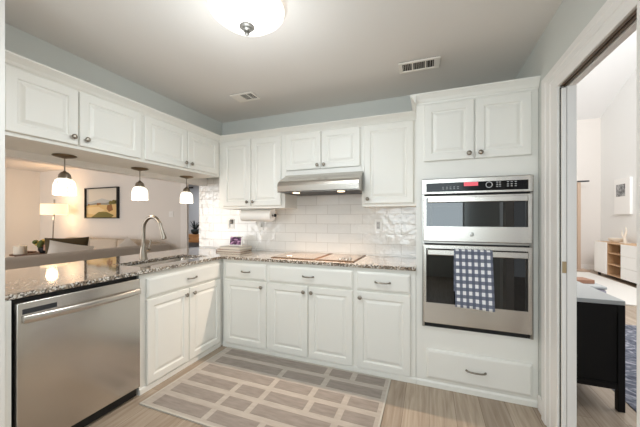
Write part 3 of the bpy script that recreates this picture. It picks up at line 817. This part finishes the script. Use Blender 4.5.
pendant('glowing white glass pendant lamp above the gooseneck faucet', -0.435, p0)
pendant('glowing white glass pendant lamp nearest the tiled back wall', 0.125, p0)
for y in (-1.035, -0.435, 0.125):
    d = bpy.data.lights.new('pendant_light', 'POINT'); d.energy = 2.5; d.color = (1.0, 0.78, 0.55); d.shadow_soft_size = 0.03
    o = bpy.data.objects.new('pendant_light', d); COL.objects.link(o); o.location = (-2.575, y, 1.45)

# ------------------------------------------------------------------ kitchen rug
RX0, RX1, RY0, RY1 = -1.885, -0.285, -0.955, -0.018
t = thing('kitchen_rug', 'beige kitchen rug with taupe block pattern on the plank floor', 'rug', ((RX0 + RX1) / 2, (RY0 + RY1) / 2, 0))
bm = BM()
hw_, hd_ = (RX1 - RX0) / 2, (RY1 - RY0) / 2
box(bm, -hw_ + 0.012, hw_ - 0.012, -hd_ + 0.012, hd_ - 0.012, 0.0005, 0.006, 0)
# woven blocks: rows along X, each a slightly raised rectangle
rows = [[(0.07, 1.07), (1.115, 1.29), (1.335, 1.56)],
        [(0.08, 0.72), (0.765, 1.10), (1.145, 1.56)],
        [(0.07, 0.73), (0.775, 1.06), (1.105, 1.31), (1.355, 1.56)],
        [(0.08, 0.49), (0.535, 0.74), (0.785, 1.09), (1.135, 1.31), (1.355, 1.56)],
        [(0.07, 0.49), (0.535, 0.73), (0.775, 1.31), (1.355, 1.56)],
        [(0.08, 0.51), (0.555, 0.89), (0.935, 1.22), (1.265, 1.56)]]
pitch = 0.1545
for k, row in enumerate(rows):
    yc = hd_ - 0.075 - pitch * k
    for a, c in row:
        box(bm, -hw_ + a, -hw_ + c, yc - 0.052, yc + 0.052, 0.0055, 0.0072, 0, mi=1)
obj('weave', bm, [rug_base, rug_blk], t)
bm = BM()
for a in ((-hw_, hw_, -hd_, -hd_ + 0.012), (-hw_, hw_, hd_ - 0.012, hd_), (-hw_, -hw_ + 0.012, -hd_ + 0.012, hd_ - 0.012), (hw_ - 0.012, hw_, -hd_ + 0.012, hd_ - 0.012)): box(bm, *a, 0.0003, 0.008)
obj('binding', bm, rug_edge, t)

# ------------------------------------------------------------------ living room
def pillow(bm, w, h, th, n=10):
    g = {}
    for s in (-1, 1):
        for i in range(n + 1):
            for j in range(n + 1):
                u, v = -1 + 2 * i / n, -1 + 2 * j / n
                if (i in (0, n) or j in (0, n)) and s == 1 and (-1, i, j) in g:
                    g[(1, i, j)] = g[(-1, i, j)]; continue
                k = (1 - abs(u) ** 2.6) * (1 - abs(v) ** 2.6)
                pin = 1 - 0.07 * (1 - abs(u) ** 2) * abs(v) ** 3
                pin2 = 1 - 0.07 * (1 - abs(v) ** 2) * abs(u) ** 3
                g[(s, i, j)] = bm.verts.new((u * w / 2 * pin2, s * th / 2 * k ** 0.6, v * h / 2 * pin + h / 2))
    for s in (-1, 1):
        for i in range(n):
            for j in range(n):
                q = (g[(s, i, j)], g[(s, i + 1, j)], g[(s, i + 1, j + 1)], g[(s, i, j + 1)])
                bm.faces.new(q if s == -1 else q[::-1])
def cushion_obj(name, label, loc, w, h, th, rot, m, cat='pillow', group=None):
    bm = BM(); pillow(bm, w, h, th)
    return tag(obj(name, bm, m, None, True, loc, rot), label, cat, group)

t = thing('sectional_sofa', 'long grey sectional sofa with its low back towards the peninsula', 'sofa', (-5.3, 0.3, 0))
SB = 0.80
bm = BM(); box(bm, -0.42, 0.42, -1.75, 1.60, 0.06, 0.30, 0.02); box(bm, -2.3, -0.42, 0.72, 1.60, 0.06, 0.30, 0.02); obj('base', bm, sofam, t, True)
bm = BM(); box(bm, 0.24, 0.46, -1.75, 1.62, 0.28, SB, 0.05, 3); obj('backrest', bm, sofam, t, True)
bm = BM(); box(bm, -2.3, 0.20, 1.40, 1.62, 0.28, SB + 0.02, 0.05, 3); obj('backrest', bm, sofabm, t, True)
for a, c in ((-1.72, -0.62), (-0.60, 0.50), (0.52, 1.38)):
    bm = BM(); box(bm, -0.42, 0.22, a, c, 0.29, 0.46, 0.04, 3); obj('seat_cushion', bm, sofam, t, True)
for a, c in ((-2.28, -1.38), (-1.36, -0.44)):
    bm = BM(); box(bm, a, c, 0.72, 1.38, 0.29, 0.46, 0.04, 3); obj('seat_cushion', bm, sofam, t, True)
for a, c in ((-2.26, -1.42), (-1.40, -0.56), (-0.54, 0.18)):
    bm = BM(); box(bm, a, c, 1.20, 1.40, 0.47, 0.88, 0.05, 3); obj('back_cushion', bm, sofabm, t, True)
for x, y in ((-0.36, -1.7), (0.40, -1.7), (-2.24, 0.78), (-2.24, 1.54), (0.40, 1.54)):
    bm = BM(); box(bm, x - 0.03, x + 0.03, y - 0.03, y + 0.03, 0, 0.06); obj('leg', bm, brownwood, t)
cushion_obj('throw_pillow', 'dark olive throw pillow on the sofa back under the floor lamp', (-5.42, 0.44, 0.47), 0.56, 0.53, 0.14, (R(-10), 0, R(50)), olive, group='pillows on the sofa')
cushion_obj('throw_pillow', 'big white throw pillow leaning in front of the dark olive one', (-5.25, 0.36, 0.555), 0.56, 0.36, 0.08, (R(-6), R(14), R(70)), whitecloth, group='pillows on the sofa')
cushion_obj('throw_pillow', 'small white throw pillow standing on its corner near the faucet', (-5.35, 1.25, 0.60), 0.34, 0.34, 0.10, (R(-12), R(40), R(25)), whitecloth, group='pillows on the sofa')

t = thing('side_table', 'small wooden side table with a candle and flowers beside the sofa', 'table', (-7.97, 1.16, 0))
bm = BM(); lathe(bm, [(0.0, 0.525), (0.34, 0.525), (0.35, 0.535), (0.35, 0.55), (0.0, 0.55)], seg=36); obj('tabletop', bm, brownwood, t, True)
for k in range(3):
    a = 2 * pi * k / 3 + 0.4
    bm = BM(); tube(bm, [(0.26 * cos(a), 0.26 * sin(a), 0.525), (0.33 * cos(a), 0.33 * sin(a), 0.0)], [0.02, 0.014], 10); obj('leg', bm, brownwood, t, True)
t = thing('candle_jar', 'white jar candle with a stub wick on the side table', 'candle', (-8.03, 0.98, 0.5505))
bm = BM(); lathe(bm, [(0.0, 0), (0.10, 0), (0.105, 0.01), (0.105, 0.17), (0.10, 0.17), (0.0, 0.165)], seg=28); obj('jar', bm, flame, t, True)
bm = BM(); tube(bm, [(0, 0, 0.165), (0, 0, 0.20)], 0.02, 8); obj('lid_knob', bm, flame, t, True)
t = thing('flower_pot', 'dark vase of yellow and pink flowers on the side table', 'flowers', (-7.86, 1.30, 0.5505))
bm = BM(); lathe(bm, [(0.0, 0), (0.07, 0), (0.10, 0.06), (0.10, 0.13), (0.085, 0.15), (0.0, 0.14)], seg=24); obj('vase', bm, black, t, True)
rnd = random.Random(3)
for nm, m, n_, sp, z0, sz in (('foliage', leaf, 26, 0.16, 0.16, 0.045), ('blossom', flower, 12, 0.14, 0.20, 0.045), ('blossom', pinkfl, 4, 0.06, 0.10, 0.07)):
    bm = BM()
    for k in range(n_):
        a, rr = rnd.uniform(0, 2 * pi), sp * math.sqrt(rnd.random())
        bmesh.ops.create_icosphere(bm, subdivisions=1, radius=sz * rnd.uniform(0.7, 1.1), matrix=Matrix.Translation((rr * cos(a) + (0.10 if m is pinkfl else 0), rr * sin(a), z0 + rnd.uniform(-0.02, 0.09))))
    obj(nm, bm, m, t, True)
bm = BM(); box(bm, -0.09, 0.09, -0.05, 0.05, 0, 0.03, 0.004)
tag(obj('trinket_box', bm, brownwood, None, False, (-8.17, 1.20, 0.5505), (0, 0, R(30))), 'flat dark box at the left edge of the side table', 'box')

t = thing('floor_lamp', 'lit floor lamp with white drum shade behind the sofa corner', 'floor lamp', (-8.24, 1.62, 0))
bm = BM(); lathe(bm, [(0.0, 0), (0.16, 0), (0.16, 0.02), (0.02, 0.03), (0.0, 0.03)], seg=28); obj('base', bm, dark, t, True)
bm = BM(); tube(bm, [(0.0, 0, 0.03), (0.03, 0, 0.8), (0.08, 0, 1.40), (0.10, 0, 1.74)], 0.014, 10); obj('pole', bm, nickel, t, True)
bm = BM(); lathe(bm, [(0.232, 1.40), (0.240, 1.39), (0.245, 1.395), (0.240, 1.62), (0.236, 1.63), (0.225, 1.62), (0.232, 1.40)], c=(0.10, 0, 0), seg=36); obj('lamp_shade', bm, shade_glow, t, True)
bm = BM(); lathe(bm, [(0.0, 1.435), (0.228, 1.435), (0.228, 1.44), (0.0, 1.44)], c=(0.10, 0, 0), seg=36); obj('diffuser', bm, rim_tan, t, True)
d = bpy.data.lights.new('floor_lamp_light', 'POINT'); d.energy = 10; d.color = (1.0, 0.72, 0.45); d.shadow_soft_size = 0.1
o = bpy.data.objects.new('floor_lamp_light', d); COL.objects.link(o); o.location = (-8.20, 1.60, 1.84)
d = bpy.data.lights.new('floor_lamp_light', 'POINT'); d.energy = 10; d.color = (1.0, 0.72, 0.45); d.shadow_soft_size = 0.1
o = bpy.data.objects.new('floor_lamp_light', d); COL.objects.link(o); o.location = (-8.20, 1.60, 1.30)

# framed landscape: flat painted field built of faces
t = thing('framed_painting', 'black framed landscape painting of golden fields on the living room wall', 'painting', (-7.05, 1.998, 1.655))
W2, H2 = 0.57, 0.355
bm = BM()
for a in ((-W2, W2, -H2, -H2 + 0.022), (-W2, W2, H2 - 0.022, H2), (-W2, -W2 + 0.022, -H2 + 0.022, H2 - 0.022), (W2 - 0.022, W2, -H2 + 0.022, H2 - 0.022)): box(bm, a[0], a[1], -0.06, -0.001, a[2], a[3])
obj('frame', bm, black, t)
pcols = [mat('paint_sky', (222, 214, 200), 0.8), mat('paint_haze', (196, 196, 192), 0.8), mat('paint_hill', (150, 150, 140), 0.8), mat('paint_field', (224, 190, 130), 0.8),
         mat('paint_brown', (150, 104, 62), 0.8), mat('paint_green', (126, 116, 58), 0.8), mat('paint_pale', (236, 208, 158), 0.8)]
bm = BM()
def poly(pts, mi, k):
    f = bm.faces.new([bm.verts.new((x * (W2 - 0.022), -0.020 - 0.0004 * k, z * (H2 - 0.022))) for x, z in pts]); f.material_index = mi
box(bm, -W2 + 0.022, W2 - 0.022, -0.0195, -0.004, -H2 + 0.022, H2 - 0.022, mi=0)
poly([(-1, 0.05), (-0.5, 0.15), (0, 0.32), (0.35, 0.2), (1, 0.12), (1, -0.2), (-1, -0.2)], 1, 1)
poly([(-1, -0.10), (-0.4, 0.02), (0.2, 0.0), (0.6, 0.06), (1, 0.10), (1, -0.3), (-1, -0.3)], 2, 2)
poly([(-1, -0.16), (-0.3, -0.10), (0.3, -0.14), (1, -0.08), (1, -1), (-1, -1)], 3, 3)
poly([(-1, -0.30), (-0.2, -0.26), (0.2, -0.5), (-0.5, -0.8), (-1, -0.7)], 6, 4)
poly([(0.35, -0.16), (0.62, -0.12), (0.70, -0.5), (0.45, -0.62), (0.30, -0.4)], 4, 5)
poly([(-0.7, -1), (-0.2, -0.62), (0.3, -0.62), (0.75, -0.85), (0.6, -1)], 5, 5)
for x, z, s in ((-0.25, -0.08, 0.09), (-0.12, -0.06, 0.07), (0.55, 0.0, 0.14), (0.75, 0.04, 0.16), (0.92, 0.06, 0.13), (-0.85, -0.1, 0.07)):
    poly([(x + s * cos(k * pi / 4) * 0.9, z + s * sin(k * pi / 4)) for k in range(8)], 5 if x > 0 else 4, 6)
obj('canvas', bm, pcols, t)
t = thing('light_switch', 'white light switch on the living room wall right of the faucet', 'switch', (-4.93, 1.999, 1.385))
bm = BM(); box(bm, -0.058, 0.058, -0.008, -0.0005, -0.058, 0.058, 0.002); obj('cover_plate', bm, white, t)
bm = BM(); box(bm, -0.012, 0.012, -0.014, -0.008, -0.025, 0.025, 0.002); obj('rocker', bm, white, t)

# hall console seen through the opening
t = thing('hall_console', 'honey wood console table against the hallway wall', 'console', (-7.50, 5.20, 0))
bm = BM(); box(bm, -0.65, 0.65, -0.22, 0.22, 0.73, 0.76, 0.004); box(bm, -0.62, 0.62, -0.20, 0.20, 0.50, 0.73); obj('top', bm, orangewood, t)
for x in (-0.58, 0.58):
    for y in (-0.17, 0.17):
        bm = BM(); box(bm, x - 0.03, x + 0.03, y - 0.03, y + 0.03, 0, 0.50); obj('leg', bm, brownwood, t)
bm = BM(); box(bm, -0.60, 0.60, -0.18, 0.18, 0.16, 0.19); obj('lower_shelf', bm, brownwood, t)
for x in (-0.41, 0.0, 0.41):
    bm = BM(); box(bm, x - 0.19, x + 0.19, -0.212, -0.201, 0.53, 0.71, 0.003, 1); dd = obj('drawer', bm, orangewood, t)
    bm = BM(); box(bm, x - 0.04, x + 0.04, -0.222, -0.2125, 0.615, 0.63); obj('handle', bm, dark, dd)
t = thing('potted_plant', 'spiky dark plant in a round bowl on the hallway console', 'plant', (-7.42, 5.16, 0.7605))
bm = BM(); lathe(bm, [(0.0, 0), (0.06, 0), (0.12, 0.05), (0.14, 0.12), (0.12, 0.17), (0.0, 0.15)], seg=24); obj('bowl', bm, tealleaf, t, True)
bm = BM()
for k in range(16):
    a = 2 * pi * k / 16 + rnd.uniform(-.2, .2); h = rnd.uniform(0.16, 0.34); sp = rnd.uniform(0.08, 0.26)
    tube(bm, [(0.02 * cos(a), 0.02 * sin(a), 0.14), (sp * 0.5 * cos(a), sp * 0.5 * sin(a), 0.15 + h * 0.65), (sp * cos(a), sp * sin(a), 0.15 + h)], [0.012, 0.013, 0.002], 6)
obj('leaves', bm, tealleaf, t, True)
t = thing('wall_vent', 'narrow dark vent high on the hallway wall behind the last pendant', 'vent', (-8.0, 5.499, 2.40))
bm = BM(); box(bm, -0.16, 0.16, -0.012, -0.001, -0.03, 0.03); obj('grille', bm, dark, t)

# ------------------------------------------------------------------ family room through the doorway
t = thing('sideboard', 'black lacquered sideboard with grey top just beyond the pocket door', 'sideboard', (1.038, 0.135, 0))
bm = BM(); box(bm, -0.20, 0.18, 0.0, 0.95, 0.715, 0.745, 0.004); o = obj('top', bm, greytop, t)
bm = BM(); box(bm, -0.20, 0.14, 0.012, 0.93, 0.145, 0.714); box(bm, -0.205, 0.14, 0.004, 0.012, 0.145, 0.185); box(bm, -0.205, 0.14, 0.004, 0.012, 0.66, 0.714); obj('cabinet_body', bm, blackwood, t)
for x in (-0.17, 0.162):
    for y in (0.022, 0.91):
        bm = BM(); box(bm, x - 0.020, x + 0.018, y - 0.020, y + 0.020, 0, 0.714, 0.002, 1); obj('leg', bm, blackwood, t)

t = thing('ottoman', 'grey upholstered ottoman bench on the floor beyond the black sideboard', 'ottoman', (1.66, 2.57, 0))
bm = BM(); box(bm, -0.42, 0.42, -0.32, 0.32, 0.10, 0.40, 0.03, 3); obj('body', bm, lilac, t, True)
bm = BM(); box(bm, -0.42, 0.42, -0.32, 0.32, 0.402, 0.44, 0.012, 2); obj('top_pad', bm, greytop, t, True)
for x in (-0.36, 0.36):
    for y in (-0.26, 0.26):
        bm = BM(); box(bm, x - 0.025, x + 0.025, y - 0.025, y + 0.025, 0, 0.10); obj('leg', bm, black, t)
bm = BM(); box(bm, -0.14, 0.14, -0.10, 0.10, 0, 0.05, 0.006); tag(obj('magazine_stack', bm, bookr, None, False, (1.86, 2.46, 0.4405), (0, 0, R(15))), 'reddish magazines lying on the grey ottoman', 'magazine')

# white storage console along the right wall, front facing -X
t = thing('storage_console', 'white storage console with oak open shelves along the family room wall', 'console', (3.64, 6.20, 0), R(-90))
# local x runs towards the camera (-Y), local -y faces -X
LEN = 1.75
bm = BM()
box(bm, 0, LEN, 0.002, 0.39, 0.75, 0.775); box(bm, 0, LEN, 0.002, 0.39, 0.07, 0.09); box(bm, 0, LEN, 0.37, 0.39, 0.09, 0.75)
for x in (0.0, 0.47, 0.98, 1.73): box(bm, x, x + 0.02, 0.002, 0.37, 0.09, 0.75)
obj('body', bm, wood, t)
bm = BM(); box(bm, 0.002, 0.485, -0.018, 0.0, 0.075, 0.772, 0.003); obj('door', bm, white, t)
for z0, z1 in ((0.075, 0.30), (0.304, 0.535), (0.539, 0.772)):
    bm = BM(); box(bm, 0.985, 1.748, -0.018, 0.0, z0, z1, 0.003); obj('drawer', bm, white, t)
for z in (0.30, 0.54):
    bm = BM(); box(bm, 0.49, 0.98, 0.004, 0.37, z, z + 0.02); obj('shelf', bm, wood, t)
for x in (0.06, 1.69):
    for y in (0.05, 0.33):
        bm = BM(); box(bm, x - 0.02, x + 0.02, y - 0.02, y + 0.02, 0, 0.07); obj('leg', bm, dark, t)
def con(x, y, z): return (3.64 + y, 6.20 - x, z)
for k, (x, w_, h_, z, m, lb) in enumerate(((0.72, 0.20, 0.17, 0.5605, white, 'white framed photo on the top open shelf of the console'), (0.86, 0.14, 0.19, 0.0905, white, 'pale framed photo on the bottom shelf of the console'), (0.66, 0.12, 0.18, 0.0905, orangewood, 'wooden framed photo on the bottom shelf of the console'))):
    t = thing('photo_frame', lb, 'photo frame', con(x, 0.16, z), R(-90), 'photo frames on the console shelves')
    bm = BM(); box(bm, -w_ / 2, w_ / 2, -0.008, 0.008, 0, h_); tilt(bm, R(-12), 0.002); ff = obj('frame', bm, m, t)
    bm = BM(); box(bm, -w_ / 2 + 0.02, w_ / 2 - 0.02, -0.0095, -0.0082, 0.02, h_ - 0.02); tilt(bm, R(-12), 0.002); obj('photograph', bm, greyprint, ff)
t = thing('sculpture', 'pale branching driftwood sculpture standing on the white console', 'sculpture', con(0.68, 0.2, 0.7755))
bm = BM(); box(bm, -0.05, 0.05, -0.10, 0.10, 0, 0.02, 0.004); obj('base', bm, cream, t)
bm = BM()
tube(bm, [(0, 0, 0.02), (0, 0.02, 0.12), (0.01, -0.03, 0.26), (0.0, -0.02, 0.34)], [0.028, 0.024, 0.018, 0.006], 10)
tube(bm, [(0, 0.02, 0.10), (0, 0.09, 0.17), (0.0, 0.10, 0.27)], [0.02, 0.016, 0.005], 10)
obj('branches', bm, cream, t, True)
bm = BM(); lathe(bm, [(0.0, 0), (0.08, 0), (0.13, 0.05), (0.14, 0.09), (0.13, 0.09), (0.0, 0.02)], seg=24)
tag(obj('bowl', bm, cream, None, True, con(0.40, 0.2, 0.7755)), 'shallow cream bowl on the white console beside the sculpture', 'bowl')

t = thing('wall_picture', 'thick white canvas with small dark print on the family room wall', 'picture', (4.048, 5.96, 1.79), R(-90))
bm = BM(); box(bm, -0.275, 0.275, -0.05, -0.001, -0.40, 0.40, 0.003); obj('canvas', bm, white, t)
prm = mat('dark_print', (90, 90, 92), 0.8); noisy(prm, 14, (40, 40, 42), (190, 190, 190))
bm = BM(); box(bm, -0.20, 0.12, -0.0515, -0.0505, 0.0, 0.27); obj('print', bm, prm, t)
t = thing('coat_stand', 'slim wooden upright with a short top arm by the family room wall', 'stand', (3.49, 6.60, 0))
bm = BM(); box(bm, -0.03, 0.03, -0.03, 0.03, 0.03, 2.20, 0.004); obj('post', bm, ash, t)
bm = BM(); box(bm, -0.03, 0.20, -0.025, 0.025, 2.205, 2.24, 0.003); obj('arm', bm, dark, t)
bm = BM(); box(bm, -0.16, 0.16, -0.16, 0.16, 0, 0.03, 0.004); obj('foot', bm, ash, t)
bm = BM(); box(bm, -0.95, 0.95, -1.5, 1.5, 0.0005, 0.02, 0.006)
tag(obj('shag_rug', bm, shag, None, False, (2.6, 4.75, 0)), 'white shaggy rug on the floor in front of the storage console', 'rug')
bm = BM(); box(bm, 1.29, 3.4, -0.6, 2.20, 0.0005, 0.010, 0.003)
tag(obj('patterned_rug', bm, bluerug), 'blue-grey patterned rug on the floor beside the black sideboard', 'rug')
